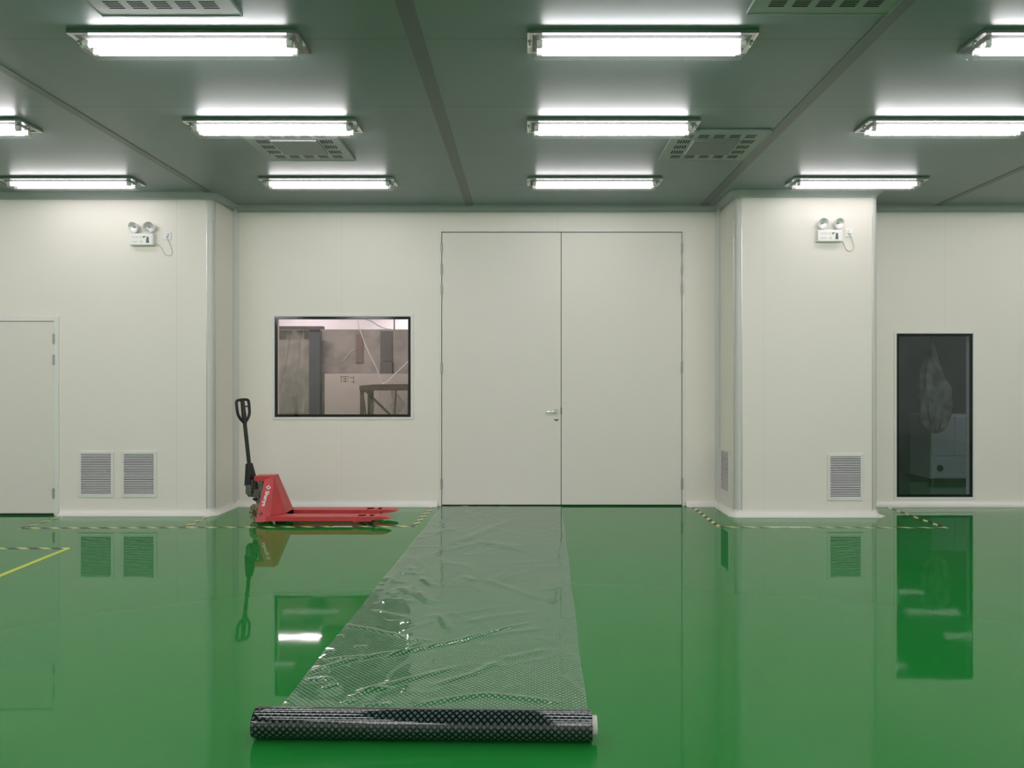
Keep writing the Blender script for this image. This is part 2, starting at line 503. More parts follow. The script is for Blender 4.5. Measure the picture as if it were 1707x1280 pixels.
# thin metal beads beside the rounded corners
mb = MB()
for x, y in ((XL-0.062, YL-0.002), (XL+0.002, YL+0.06), (CX0+0.062, YC-0.002), (CX0-0.002, YC+0.06), (CX1-0.062, YC-0.002)):
    mb.box(x-0.003, x+0.003, y-0.003, y+0.003, 0.0, H)
struct(mb.build('trim_7', M['alu']))
walk = [(XW0, YL), (XL-0.03, YL), (XL, YL+0.03), (XL, YB), (CX0, YB), (CX0, YC+0.03), (CX0+0.03, YC), (CX1-0.03, YC), (CX1, YC+0.03), (CX1, YB), (XW1, YB)]
rc = 0.06
prof = [(0.004, H-rc-0.006), (0.004, H-rc)] + [(rc-rc*math.cos(a)+0.003, H-rc+rc*math.sin(a)-0.003) for a in [PI/2*i/8 for i in range(9)]] + [(rc+0.006, H-0.003), (rc+0.006, H)]
struct(sweep(MB(), walk, prof).build('trim_8', M['covetop'], smooth=True), 'aluminium cove along the ceiling edge', 'trim')
rb = 0.062
prof = [(0.0, rb+0.008), (0.006, rb+0.008), (0.006, rb)] + [(0.004+rb-rb*math.cos(a), rb-rb*math.sin(a)+0.005) for a in [PI/2*i/8 for i in range(9)]] + [(rb+0.012, 0.005), (rb+0.012, 0.0)]
struct(sweep(MB(), [(-4.915, YL), (XL-0.03, YL), (XL, YL+0.03), (XL, YB), (-1.012, YB)], prof).build('baseboard_left', M['base'], smooth=True), 'white rounded skirting left of the double door', 'skirting')
struct(sweep(MB(), [(1.79, YB), (CX0, YB), (CX0, YC+0.03), (CX0+0.03, YC), (CX1-0.03, YC), (CX1, YC+0.03), (CX1, YB), (XW1, YB)], prof).build('baseboard_right', M['base'], smooth=True), 'white rounded skirting right of the double door', 'skirting')
struct(sweep(MB(), [(XW0, YL), (-5.96, YL)], prof).build('baseboard_far_left', M['base'], smooth=True))
# long joint covers of the ceiling
for i, (x, hw) in enumerate(((-5.98, 0.035), (-3.335, 0.035), (-0.648, 0.045), (1.985, 0.045), (4.6, 0.035))):
    mb = MB().box(x-hw, x+hw, YR, YB-0.06, H-0.004, H+0.01)
    struct(mb.build('trim_%d' % (9+i), M['strip']), 'metal joint strip running along the ceiling', 'trim')

# ------------------------------------------------------------------ doors
def hinge_mb(x, y, z, h=0.115):
    mb = MB().tube([(x, y, z-h/2), (x, y, z-h*0.02)], 0.011, 10)
    mb.tube([(x, y, z+h*0.02), (x, y, z+h/2)], 0.011, 10)
    mb.tube([(x, y, z-h/2-0.006), (x, y, z+h/2+0.006)], 0.006, 8)
    return mb

d1 = struct(empty('door_1', (0, YB, 0)), 'tall off-white double door', 'door')
x0, x1, z1 = -0.985, 1.765, 3.108
mb = MB().box(x0-0.012, x0+0.014, -0.012, 0.08, 0, z1+0.012); mb.box(x1-0.014, x1+0.012, -0.012, 0.08, 0, z1+0.012)
mb.box(x0+0.014, x1-0.014, -0.012, 0.08, z1-0.010, z1+0.012)
mb.build('door_frame', M['white_metal'], d1, bevel=0.003)
MB().box(x0+0.012, x1-0.012, 0.03, 0.05, 0.004, z1-0.008).build('gap_shade', M['gap'], d1)  # dark sheet standing in for the shade in the gaps round the leaves
leaf_l = MB().box(x0+0.021, 0.3795, 0.0, 0.045, 0.016, z1-0.017).build('door_leaf', M['door'], d1, bevel=0.003)
leaf_r = MB().box(0.3865, x1-0.021, 0.0, 0.045, 0.016, z1-0.017).build('door_leaf', M['door'], d1, bevel=0.003)
for xx, leaf in ((x0+0.0175, leaf_l), (x1-0.0175, leaf_r)):
    for py in (414, 449, 482.5, 612, 806):
        z = EYE - (py-640)/F*YB
        hinge_mb(xx, -0.012, z).build('hinge', M['hinge'], leaf, smooth=True)
# lever handle and lock cylinder on the left leaf
lx, lz = at(927.5, 686, YB)[0], at(927, 686, YB)[2]
mb = MB().lathe([(0.0,0.0),(0.026,0.0),(0.026,0.006),(0.022,0.010),(0.0,0.010)], (lx, 0.0, lz), (0,-1,0), 24)
mb.tube([(lx, -0.006, lz), (lx, -0.038, lz), (lx-0.012, -0.050, lz), (lx-0.045, -0.052, lz), (lx-0.128, -0.050, lz-0.002)], 0.0095, 12)
mb.build('lever_handle', M['chrome'], leaf_l, smooth=True)
kz = at(927, 698, YB)[2]
mb = MB().lathe([(0.0,0.0),(0.025,0.0),(0.025,0.006),(0.021,0.009),(0.0,0.009)], (lx, 0.0, kz), (0,-1,0), 24)
mb.prism(quarter((lx, kz+0.006), 0.008, 0, 2*PI, 14)[:-1] , 1, -0.013, -0.006)
mb.box(lx-0.004, lx+0.004, -0.013, -0.006, kz-0.016, kz)
mb.build('lock_cylinder', M['steel'], leaf_l, smooth=True)
MB().box(0.378, 0.388, -0.004, 0.006, lz-0.03, lz+0.045).build('latch_plate', M['gap'], leaf_l)

d2 = struct(empty('door_2', (-4.955, YL, 0)), 'single off-white door at the left edge', 'door')
W2 = 5.92-4.955
mb = MB().box(-W2-0.03, -W2+0.02, -0.014, 0.055, 0, 2.085); mb.box(-0.018, 0.03, -0.014, 0.055, 0, 2.085)
mb.box(-W2+0.02, -0.018, -0.014, 0.055, 2.040, 2.085)
mb.build('door_frame', M['white_metal'], d2, bevel=0.003)
MB().box(-W2+0.02, -0.018, 0.008, 0.030, 0.003, 2.04).build('gap_shade', M['gap'], d2)  # dark sheet as the shade round and under the leaf
leaf = MB().box(-W2+0.024, -0.023, -0.004, 0.006, 0.020, 2.035).build('door_leaf', M['door'], d2, bevel=0.003)
for py in (565, 600, 822):
    hinge_mb(-0.019, -0.016, EYE - (py-640)/F*YL, 0.10).build('hinge', M['hinge'], leaf, smooth=True)

# ------------------------------------------------------------------ windows
def window(name, box, glass, label):
    x0, x1, z0, z1 = box
    wn = struct(empty(name, ((x0+x1)/2, YB, z0)), label, 'window')
    hw, h = (x1-x0)/2, z1-z0
    ring(MB(), -hw-0.016, hw+0.016, -0.016, h+0.016, 0.030, -0.010, 0.012).build('window_frame', M['white_metal'], wn, bevel=0.003)
    ring(MB(), -hw+0.0145, hw-0.0145, 0.0145, h-0.0145, 0.030, 0.004, 0.010).build('black_border', M['black'], wn)
    MB().box(-hw+0.02, hw-0.02, 0.010, 0.016, 0.02, h-0.02).build('pane', glass, wn)
    ring(MB(), -hw, hw, 0, h, 0.030, 0.020, 0.10).build('inner_frame', M['white_metal'], wn, bevel=0.002)
    return wn
window('window_1', WIN1, M['glass'], 'wide black-edged window into the store room')
window('window_2', WIN2, M['glass_dark'], 'tall narrow black-edged window into a dark room')

# ------------------------------------------------------------------ ceiling lights
def make_light(tube_mat):
    t = empty('ceiling_light', (0, 0, H))
    tag(t, 'lit twin tube ceiling light', 'ceiling light', 'twin tube ceiling lights')
    # tray against the ceiling, x 0..1.30, y -0.13..0.13
    mb = MB().frustum((0.0, 1.31, -0.13, 0.13, -0.003), (0.012, 1.298, -0.118, 0.118, 0.0))
    mb.frustum((0.0, 1.31, -0.13, 0.13, -0.024), (0.0, 1.31, -0.13, 0.13, -0.003))
    mb.build('tray', M['mirror'], t)
    MB().frustum((0.06, 1.25, -0.082, 0.082, -0.034), (0.03, 1.28, -0.105, 0.105, -0.0245)).build('reflector', M['reflector'], t)
    for y in (-0.052, 0.052):
        MB().tube([(0.085, y, -0.056), (1.225, y, -0.056)], 0.0135, 12).build('tube', tube_mat, t, smooth=True)
        for xa, xb in ((0.055, 0.088), (1.222, 1.255)):
            mb = MB().box(xa, xb, y-0.014, y+0.014, -0.066, -0.034)
            mb.tube([(xa, y, -0.056), (xb, y, -0.056)], 0.0165, 12)
            mb.build('tube_socket', M['white'], t)
    # clear tapered cover
    a = (0.012, 1.298, -0.12, 0.12); b = (0.045, 1.265, -0.098, 0.098)
    vs = [(a[0],a[2],-0.025),(a[1],a[2],-0.025),(a[1],a[3],-0.025),(a[0],a[3],-0.025),
          (b[0],b[2],-0.082),(b[1],b[2],-0.082),(b[1],b[3],-0.082),(b[0],b[3],-0.082)]
    mb = MB().add(vs, [(4,7,6,5),(0,4,5,1),(1,5,6,2),(2,6,7,3),(3,7,4,0)])
    mb.build('clear_cover', M['cover'], t, bevel=0.006)
    for xa in (0.004, 1.286):
        mb = MB().box(xa, xa+0.02, -0.03, 0.03, -0.032, -0.0245); mb.box(xa+0.004, xa+0.016, -0.012, 0.012, -0.042, -0.032)
        mb.build('cover_clip', M['chrome'], t)
    return t
LX = {'A': -5.13, 'B': -2.605, 'C': 0.0, 'D': 2.575, 'E': 5.15, 'F': 7.725, 'Y': -7.7, 'X': -10.3}
LYS = [7.20, 5.645, 4.26, 2.85, 1.4, 0.0, -1.45, -2.9, -4.3]
LABEL = {
    ('A', 0): 'lit twin tube ceiling light nearest the wall above the pair of louvre vents',
    ('B', 0): 'lit twin tube ceiling light nearest the wall above the pallet jack and wide window',
    ('C', 0): 'lit twin tube ceiling light nearest the wall directly before the double door',
    ('D', 0): 'lit twin tube ceiling light nearest the wall directly before the square column',
    ('A', 1): 'lit ceiling light of the middle row, only its end showing at the left edge',
    ('B', 1): 'lit ceiling light of the middle row with the left vent panel just beyond it',
    ('C', 1): 'lit twin tube ceiling light of the middle row overlapping the right vent panel',
    ('D', 1): 'lit twin tube ceiling light of the middle row running out at the right edge',
    ('B', 2): 'large lit twin tube ceiling light of the nearest row, left of centre',
    ('C', 2): 'large lit twin tube ceiling light of the nearest row, right of the centre joint strip',
    ('D', 2): 'lit twin tube ceiling light of the nearest row, cut off at the top right edge',
}
# tubes of the row along the wall are dimmed so the wall tops stay unclipped
for rows, tm in (((0,), M['tube_dim']), (range(1, len(LYS)), M['tube'])):
    first = make_light(tm); used = False
    for r in rows:
        for c, x in LX.items():
            lab = LABEL.get((c, r), 'lit twin tube ceiling light outside the photo')
            if not used:
                first.location = (x, LYS[r], H); first['label'] = lab; used = True
            else:
                dup(first, (x, LYS[r], H), lab)

# ------------------------------------------------------------------ ceiling vents
def make_ceiling_vent():
    t = empty('ceiling_vent', (0, 0, H))
    tag(t, 'pale slotted vent panel', 'ceiling vent', 'slotted vent panels on the ceiling')
    S = 0.375; Z = -0.016
    slots = []
    for sy in (-1, 1):
        for gx in (-0.25, -0.125, 0, 0.125, 0.25):
            for k in range(4):
                yc = sy*(0.262 + (k-1.5)*0.021); slots.append((gx-0.042, gx+0.042, yc-0.0062, yc+0.0062))
    for sx in (-1, 1):
        for gy in (-0.135, 0, 0.135):
            for k in range(5):
                xc = sx*0.262 + (k-2)*0.021; slots.append((xc-0.0055, xc+0.0055, gy-0.042, gy+0.042))
    xs = sorted({-S, S, *[round(v, 5) for s in slots for v in s[:2]]}); ys = sorted({-S, S, *[round(v, 5) for s in slots for v in s[2:]]})
    idx = {}; mb = MB()
    def vid(i, j):
        if (i, j) not in idx: idx[(i, j)] = len(mb.v); mb.v.append((xs[i], ys[j], Z))
        return idx[(i, j)]
    for i in range(len(xs)-1):
        for j in range(len(ys)-1):
            cx, cy = (xs[i]+xs[i+1])/2, (ys[j]+ys[j+1])/2
            if any(s[0] < cx < s[1] and s[2] < cy < s[3] for s in slots): continue
            mb.f.append((vid(i,j), vid(i,j+1), vid(i+1,j+1), vid(i+1,j)))
    for (a, b, c, d) in ((-S-0.006,-S,-S-0.006,S+0.006), (S,S+0.006,-S-0.006,S+0.006), (-S,S,-S-0.006,-S), (-S,S,S,S+0.006)):
        mb.box(a, b, c, d, Z-0.003, -0.0005)
    mb.build('slotted_plate', M['ventplate'], t)
    MB().box(-S+0.02, S-0.02, -S+0.02, S-0.02, -0.008, -0.001).build('duct_shade_sheet', M['dark'], t)  # black sheet standing in for the shade inside the slots
    MB().frustum((-0.185, 0.185, -0.175, 0.175, Z-0.012), (-0.19, 0.19, -0.18, 0.18, Z+0.002)).build('centre_panel', M['ventcentre'], t, bevel=0.002)
    return t
v0 = make_ceiling_vent()
v0.location = (1.545, 6.145, H); v0['label'] = 'slotted ceiling vent panel overlapping the middle light right of centre'
dup(v0, (-1.91, 6.145, H), 'slotted ceiling vent panel partly hidden behind the middle light left of centre')
dup(v0, (-1.92, 3.58, H), 'slotted ceiling vent panel cut off at the top left of the photo')
dup(v0, (1.56, 3.56, H), 'slotted ceiling vent panel cut off at the top right of the photo')

# ------------------------------------------------------------------ louvre vents low on the walls
def make_louvre():
    t = empty('louvre_vent', (0, 0, 0))
    tag(t, 'white louvre vent', 'wall vent', 'white louvre vents low on the walls')
    W, Hh, bd = 0.188, 0.242, 0.030           # half width, half height, border
    ring(MB(), -W, W, -Hh, Hh, bd, -0.012, 0.0).build('vent_frame', M['white_metal'], t, bevel=0.003)
    MB().box(-W+bd-0.002, W-bd+0.002, -0.003, -0.0005, -Hh+bd-0.002, Hh-bd+0.002).build('duct_shade_sheet', M['dark'], t)  # black backing as the shade behind the blades
    n = 24; mb = MB(); hh = (2*Hh-2*bd)
    for k in range(n):
        z = -Hh+bd + (k+0.42)*hh/n
        c = [(-0.0115, z-0.0040), (-0.0105, z-0.0050), (-0.0035, z+0.0028), (-0.0045, z+0.0036)]
        mb.prism(c, 0, -W+bd, W-bd)
    mb.build('louvre_blades', M['white'], t)
    return t
lv = make_louvre()
lv.location = (-4.535, YL, 0.430); lv['label'] = 'left one of the two white louvre vents beside the single door'
dup(lv, (-4.085, YL, 0.430), 'right one of the two white louvre vents beside the single door')
dup(lv, (3.31, YC, 0.411), 'white louvre vent on the front of the square column')
dup(lv, (CX0, 8.025, 0.425), 'white louvre vent on the narrow side of the column facing the double door', rz=-PI/2)

# ------------------------------------------------------------------ emergency lights, sockets
def make_emergency(name_label, tilts, cord):
    t = empty('emergency_light', (0, 0, 0))
    tag(t, name_label, 'emergency light', 'twin head emergency lights on the walls')
    MB().box(-0.126, 0.126, -0.058, -0.0005, -0.060, 0.060).build('housing', M['white'], t, bevel=0.006, seg=3)
    pl = MB().box(-0.108, 0.112, -0.0600, -0.0575, -0.046, 0.047).build('front_label', M['mark'], t)
    mb = MB()
    for z, w_, k in ((0.022, 0.075, 9), (-0.026, 0.066, 8)):
        for i in range(k): mb.box(-0.098+i*w_/k, -0.098+i*w_/k+w_/k*0.62, -0.0607, -0.0595, z-0.0035, z+0.0035)
    for x, z in ((0.0, 0.022), (0.005, -0.026)):
        mb.lathe([(0.011, 0), (0.011, 0.0008), (0.008, 0.0008), (0.008, 0)], (x, -0.0600, z), (0,-1,0), 14)
    mb.build('print_lines', M['print'], pl)
    mb = MB().box(0.022, 0.034, -0.0607, -0.0595, 0.012, 0.032); mb.box(0.038, 0.048, -0.0607, -0.0595, 0.020, 0.032)
    mb.build('dark_symbol', M['printdark'], pl)
    MB().prism([(0.052, -0.038), (0.086, -0.038), (0.080, 0.026), (0.060, 0.026)], 1, -0.0608, -0.0595).build('green_symbol', M['greenprint'], pl)
    for (x, yaw, pit) in tilts:
        d = Vector((math.sin(yaw)*math.cos(pit), -math.cos(yaw)*math.cos(pit), math.sin(pit)))
        c = Vector((x, -0.055, 0.128))
        mb = MB().lathe([(0.0,-0.045),(0.020,-0.044),(0.036,-0.032),(0.052,-0.006),(0.058,0.010),(0.058,0.016),(0.053,0.016)], c, d, 24)
        hd = mb.build('lamp_head', M['white'], t, smooth=True)
        MB().lathe([(0.053,0.016),(0.046,0.004),(0.030,-0.012),(0.014,-0.018),(0.0,-0.018)], c, d, 24).build('lamp_reflector', M['bowl'], hd, smooth=True)
        MB().lathe([(0.0,0.006),(0.006,0.004),(0.009,-0.004),(0.008,-0.018)], c, d, 12).build('bulb', M['glassbulb'], hd, smooth=True)
        MB().tube([c - d*0.036, (x, -0.012, 0.112), (x, -0.010, 0.085), (x, -0.016, 0.056)], 0.008, 10).build('lamp_neck', M['white'], t, smooth=True)
    MB().tube(cord, 0.0035, 8).build('cord', M['cord'], t, smooth=True)
    e = cord[-1]
    mb = MB().lathe([(0.0, 0.022), (0.014, 0.022), (0.018, 0.016), (0.019, 0.0), (0.0, 0.0)], (e[0], -0.0095, e[2]+0.012), (0,-1,0), 16)
    mb.build('plug', M['white'], t, smooth=True)
    return t
M['glassbulb'] = mat('bulb', (0.30, 0.30, 0.29), 0.15)

def make_socket(loc, label):
    t = empty('wall_socket', loc)
    tag(t, label, 'wall socket', 'white wall sockets')
    MB().box(-0.041, 0.041, -0.009, -0.0005, -0.043, 0.043).build('socket_plate', M['white'], t, bevel=0.004, seg=3)
    mb = MB().box(-0.016, -0.008, -0.0096, -0.0085, 0.008, 0.022); mb.box(0.008, 0.016, -0.0096, -0.0085, 0.008, 0.022)
    mb.build('socket_slots', M['gap'], t)
    return t

def arcpts(pts, n=6):
    """Catmull-Rom through points"""
    P = [Vector(p) for p in pts]; P = [P[0]] + P + [P[-1]]; out = []
    for i in range(1, len(P)-2):
        a, b, c, d = P[i-1], P[i], P[i+1], P[i+2]
        for k in range(n):
            t = k/n
            out.append(0.5*((2*b) + (c-a)*t + (2*a-5*b+4*c-d)*t*t + (-a+3*b-3*c+d)*t*t*t))
    out.append(P[-2]); return out

e1 = make_emergency('white twin head emergency light on the wall above the two louvre vents',
    [(-0.077, -0.25, -0.32), (0.082, 0.32, -0.32)],
    [tuple(p) for p in arcpts([(0.124,-0.02,-0.040),(0.150,-0.008,-0.046),(0.185,-0.006,-0.075),(0.215,-0.006,-0.130),(0.235,-0.006,-0.155),(0.275,-0.006,-0.158),(0.30,-0.006,-0.13),(0.282,-0.008,-0.06),(0.257,-0.014,0.000),(0.2455,-0.022,0.032)])])
e1.location = (-4.034, YL, 2.892)
make_socket((-3.785, YL, 2.938), 'white wall socket beside the left emergency light')
e2 = make_emergency('white twin head emergency light high on the front of the square column',
    [(-0.073, 0.05, -0.28), (0.090, 0.28, -0.28)],
    [tuple(p) for p in arcpts([(0.124,-0.02,-0.040),(0.145,-0.008,-0.050),(0.165,-0.006,-0.075),(0.185,-0.006,-0.125),(0.215,-0.006,-0.148),(0.250,-0.006,-0.140),(0.270,-0.006,-0.105),(0.255,-0.008,-0.05),(0.230,-0.014,0.000),(0.219,-0.022,0.026)])])
e2.location = (3.129, YC, 2.914)
make_socket((3.348, YC, 2.953), 'white wall socket beside the emergency light of the column')

# ------------------------------------------------------------------ warning tape on the floor
def tape(p, q, label, m=None, w_=0.048, z=0.0012, mark=None):
    p, q = Vector(p), Vector(q); d = q-p; ln = d.length
    t = MB().box(0, ln, -w_/2, w_/2, 0.0, z).build('floor_tape', m or M['tape'], None)
    t.location = (p.x, p.y, 0.0002); t.rotation_euler = (0, 0, math.atan2(d.y, d.x))
    tag(t, label, 'floor tape', 'warning tapes on the floor')
    if mark:
        mb = MB().box(mark[0], mark[1], -w_/2+0.002, w_/2-0.002, z, z+0.0004)
        k = mb.build('white_printed_patch', M['mark'], t)
        mb = MB(); x = mark[0]+0.012
        while x < mark[1]-0.02:
            mb.box(x, x+0.014, -0.008, 0.008, z+0.0004, z+0.0007); x += 0.026
        mb.build('print_lines', M['print'], k)
    return t
tape((-4.86, 7.005), (-1.085, 7.10), 'yellow and black tape running beneath the near side of the pallet jack', mark=(2.98, 3.16))
tape((-4.845, 7.03), (-4.84, 7.60), 'short yellow and black tape running from the single door frame')
tape((-3.31, 7.07), (-3.33, 7.63), 'short yellow and black tape meeting the corner of the left bay')
tape((-1.10, 7.125), (-1.066, 8.19), 'yellow and black tape along the left side of the plastic sheet')
tape((1.852, 8.19), (1.855, 7.085), 'yellow and black tape between the double door and the column')
tape((1.83, 7.06), (4.035, 7.03), 'long yellow and black tape in front of the square column', mark=(0.52, 0.86))
tape((4.01, 7.055), (4.03, 8.19), 'yellow and black tape before the tall dark window')
tape((-6.6, 6.14), (-3.835, 6.145), 'yellow and black tape at the left edge, nearer than the single door')
tape((-3.855, 6.12), (-3.66, 3.4), 'plain yellow tape at the left edge of the floor', m=M['yellow'])

# ------------------------------------------------------------------ pallet jack
pj = empty('pallet_jack', (-2.65, 7.41, 0))
tag(pj, 'red hand pallet jack with black handle standing below the wide window', 'pallet jack')
HW = 0.278
# chassis: two slanting side plates, sloping front plate, cover on top
mb = MB()
for s in (-1, 1):
    o = [(0.005, s*HW, 0.032), (0.150, s*HW, 0.043), (0.150, s*HW, 0.098), (0.108, s*0.068, 0.455), (0.018, s*0.085, 0.420), (0.012, s*0.26, 0.10)]
    i = [(x, y - s*0.014, z) for x, y, z in o]
    n = 6; fs = [tuple(range(n)) if s < 0 else tuple(range(n))[::-1], tuple(range(n, 2*n))[::-1] if s < 0 else tuple(range(n, 2*n))]
    fs += [((k, n+k, n+(k+1) % n, (k+1) % n) if s < 0 else (k, (k+1) % n, n+(k+1) % n, n+k)) for k in range(n)]
    mb.add(o + i, fs)
    # gusset between side plate and front plate
    mb.add([(0.150, s*HW, 0.098), (0.108, s*0.068, 0.455), (0.245, s*0.115, 0.098), (0.150, s*(HW-0.01), 0.06), (0.245, s*0.115, 0.06)],
           [(0,2,1), (0,3,4,2)] if s < 0 else [(0,1,2), (0,2,4,3)])
mb.add([(0.108,-0.068,0.455), (0.108,0.068,0.455), (0.245,0.115,0.098), (0.245,-0.115,0.098), (0.245,0.115,0.045), (0.245,-0.115,0.045)], [(0,3,2,1), (3,5,4,2)])
mb.add([(0.108,-0.068,0.455), (0.108,0.068,0.455), (0.018,0.085,0.420), (0.018,-0.085,0.420)], [(0,1,2,3)])
mb.box(0.09, 0.245, -0.115, 0.115, 0.045, 0.092); mb.box(0.10, 0.20, -HW+0.015, HW-0.015, 0.044, 0.056)
mb.build('chassis', M['red'], pj)
mb = MB().prism([(-0.095, 0.418), (-0.085, 0.400), (0.02, 0.398), (0.115, 0.440), (0.112, 0.462), (-0.085, 0.458), (-0.097, 0.445)], 1, -0.062, 0.062)
mb.build('top_bracket', M['red'], pj, bevel=0.006)
# forks
def fork(yc):
    hw = 0.080; zt, zb = 0.088, 0.042; L0, L1 = 0.10, 1.20
    holes = [(0.985, 1.060), (1.100, 1.140)]
    mb = MB()
    cuts = [L0, holes[0][0], holes[0][1], holes[1][0], holes[1][1], L1]
    for k in range(5):
        if k % 2 == 0: mb.box(cuts[k], cuts[k+1], yc-hw, yc+hw, zt-0.008, zt)
        else:
            mb.box(cuts[k], cuts[k+1], yc-hw, yc-0.052, zt-0.008, zt); mb.box(cuts[k], cuts[k+1], yc+0.052, yc+hw, zt-0.008, zt)
    for s in (-1, 1):
        mb.prism([(L0, zb), (L0, zt-0.008), (L1, zt-0.008), (L1, zb+0.010), (1.14, zb+0.012), (1.13, zb-0.002), (1.00, zb-0.004), (0.965, zb-0.016), (0.94, zb)], 1,
                 *( (yc-hw, yc-hw+0.010) if s < 0 else (yc+hw-0.010, yc+hw)))
    # rounded, dropping nose
    vs = []; prof = [(L1, 1.0, zt, zb+0.010), (1.245, 0.93, zt-0.003, zb+0.016), (1.285, 0.76, zt-0.010, zb+0.022), (1.310, 0.50, zt-0.020, zb+0.026)]
    for x, f, a, b in prof: vs += [(x, yc-hw*f, a), (x, yc+hw*f, a), (x, yc+hw*f, b), (x, yc-hw*f, b)]
    fs = []
    for k in range(3):
        o = 4*k
        for j in range(4): fs.append((o+j, o+(j+1) % 4, o+4+(j+1) % 4, o+4+j))
    fs += [(0,3,2,1), (12,13,14,15)]
    mb.add(vs, fs)
    f = mb.build('fork', M['red'], pj, bevel=0.003)
    mb = MB()
    for x in (1.03, 1.105): mb.tube([(x, yc-0.040, 0.036), (x, yc+0.040, 0.036)], 0.0355, 20)
    mb.build('load_roller', M['blackpaint'], f, smooth=True)
    mb = MB().box(1.00, 1.135, yc-0.060, yc-0.046, 0.026, 0.062); mb.box(1.00, 1.135, yc+0.046, yc+0.060, 0.026, 0.062)
    mb.bar((0.30, yc, 0.060), (1.02, yc, 0.055), 0.02, 0.03)
    mb.build('roller_linkage', M['blackpaint'], f)
    return f
fork(-0.198); fork(0.198)
# turned steering unit: wheels, pump, handle
ST = math.radians(34)
base = Matrix.Translation((-0.030, -0.02, 0)) @ Matrix.Rotation(-ST, 4, 'Z')
for s in (-1, 1):
    prof = [(0.030, -0.024), (0.062, -0.024), (0.066, -0.026), (0.086, -0.026), (0.090, -0.022), (0.090, 0.022), (0.086, 0.026), (0.066, 0.026), (0.062, 0.024), (0.030, 0.024)]
    wl = MB().lathe(prof + [prof[0]], (0, s*0.062, 0.0902), (0, 1, 0), 36).xform(base).build('steering_wheel', M['tan'], pj, smooth=True)
    mb = MB().lathe([(0.0, -0.028), (0.030, -0.028), (0.034, -0.020), (0.034, 0.020), (0.030, 0.028), (0.0, 0.028)], (0, s*0.062, 0.0902), (0, 1, 0), 20)
    for k in range(8):
        a = 2*PI*k/8
        mb.bar((0.028*math.cos(a), s*0.062, 0.0902+0.028*math.sin(a)), (0.082*math.cos(a), s*0.062, 0.0902+0.082*math.sin(a)), 0.010, 0.0535)
    mb.xform(base).build('wheel_spokes', M['hub'], wl)
mb = MB().tube([(0, -0.03, 0.0902), (0, 0.03, 0.0902)], 0.014, 12)
mb.tube([(0, 0, 0.085), (0, 0, 0.18)], 0.022, 14)
mb.lathe([(0.0,0.17),(0.040,0.17),(0.043,0.18),(0.043,0.30),(0.036,0.31),(0.034,0.40),(0.0,0.40)], (0.0,0,0), (0,0,1), 22)
mb.box(-0.125, 0.02, -0.050, 0.050, 0.235, 0.315)
mb.box(-0.045, 0.03, -0.035, 0.035, 0.165, 0.205)
mb.xform(base).build('pump', M['cast'], pj, bevel=0.004)
mb = MB().tube([(-0.075, -0.055, 0.33), (-0.075, 0.055, 0.33)], 0.024, 14)
mb.box(-0.115, -0.035, -0.058, -0.040, 0.265, 0.36); mb.box(-0.115, -0.035, 0.040, 0.058, 0.265, 0.36)
mb.tube([(-0.095, -0.035, 0.265), (-0.095, 0.035, 0.265)], 0.030, 14)
mb.box(-0.10, -0.05, -0.03, 0.03, 0.345, 0.41)
mb.box(-0.135, -0.10, -0.022, 0.012, 0.275, 0.315)
mb.xform(Matrix.Translation((-0.045, 0, 0)) @ base).build('handle_yoke', M['cast'], pj, bevel=0.004)
def foot_pedal():
    return MB().prism([(-0.105, 0.205), (-0.04, 0.19), (-0.02, 0.205), (-0.04, 0.222), (-0.10, 0.225)], 1, -0.035, 0.02).xform(base).build('foot_pedal', M['blackpaint'], pj, bevel=0.004)
foot_pedal()
# handle: lower socket, shaft, loop grip (leaning slightly back)
hb = Vector((-0.100, 0.0, 0.355)); ht = Vector((-0.165, 0.0, 1.00))
hb = base @ hb; ht = base @ ht
ht.x = -0.2265; ht.y = hb.y
hb.x = -0.158
ax = (ht-hb).normalized()
wdir = (Matrix.Rotation(-ST*0.75, 4, 'Z') @ Vector((0, 1, 0))); wdir = (wdir - ax*wdir.dot(ax)).normalized(); ddir = ax.cross(wdir)
hd = MB()
p = hb; q = hb + ax*0.22
vs = []
for c, a, b in ((p, 0.056, 0.040), (q, 0.026, 0.024)):
    vs += [c - wdir*a - ddir*b, c + wdir*a - ddir*b, c + wdir*a + ddir*b, c - wdir*a + ddir*b]
hd.add(vs, [(0,3,2,1), (4,5,6,7), (0,1,5,4), (1,2,6,5), (2,3,7,6), (3,0,4,7)])
hd.tube([hb + ax*0.15, ht], 0.0195, 14)
ho = hd.build('handle', M['blackpaint'], pj, bevel=0.004)
def hp(a, b): return ht + wdir*a + ax*b
lp = arcpts([hp(0.0, -0.02), hp(0.045, 0.025), hp(0.074, 0.075), hp(0.080, 0.135), hp(0.080, 0.19), hp(0.066, 0.215), hp(0.0, 0.222), hp(-0.066, 0.215), hp(-0.080, 0.19), hp(-0.080, 0.135), hp(-0.074, 0.075), hp(-0.045, 0.025), hp(0.0, -0.02)], 6)
MB().tube(lp, 0.0145, 12).build('grip_loop', M['blackpaint'], ho, smooth=True)
MB().tube([hp(0.0, -0.02), hp(0, 0.06), hp(0, 0.14), hp(0, 0.222)], [0.022, 0.024, 0.022, 0.020], 14).build('grip_stem', M['blackpaint'], ho, smooth=True)
MB().bar(hp(0.020, 0.150), hp(0.078, 0.150), 0.018, 0.014).build('release_lever', M['blackpaint'], ho, bevel=0.003)
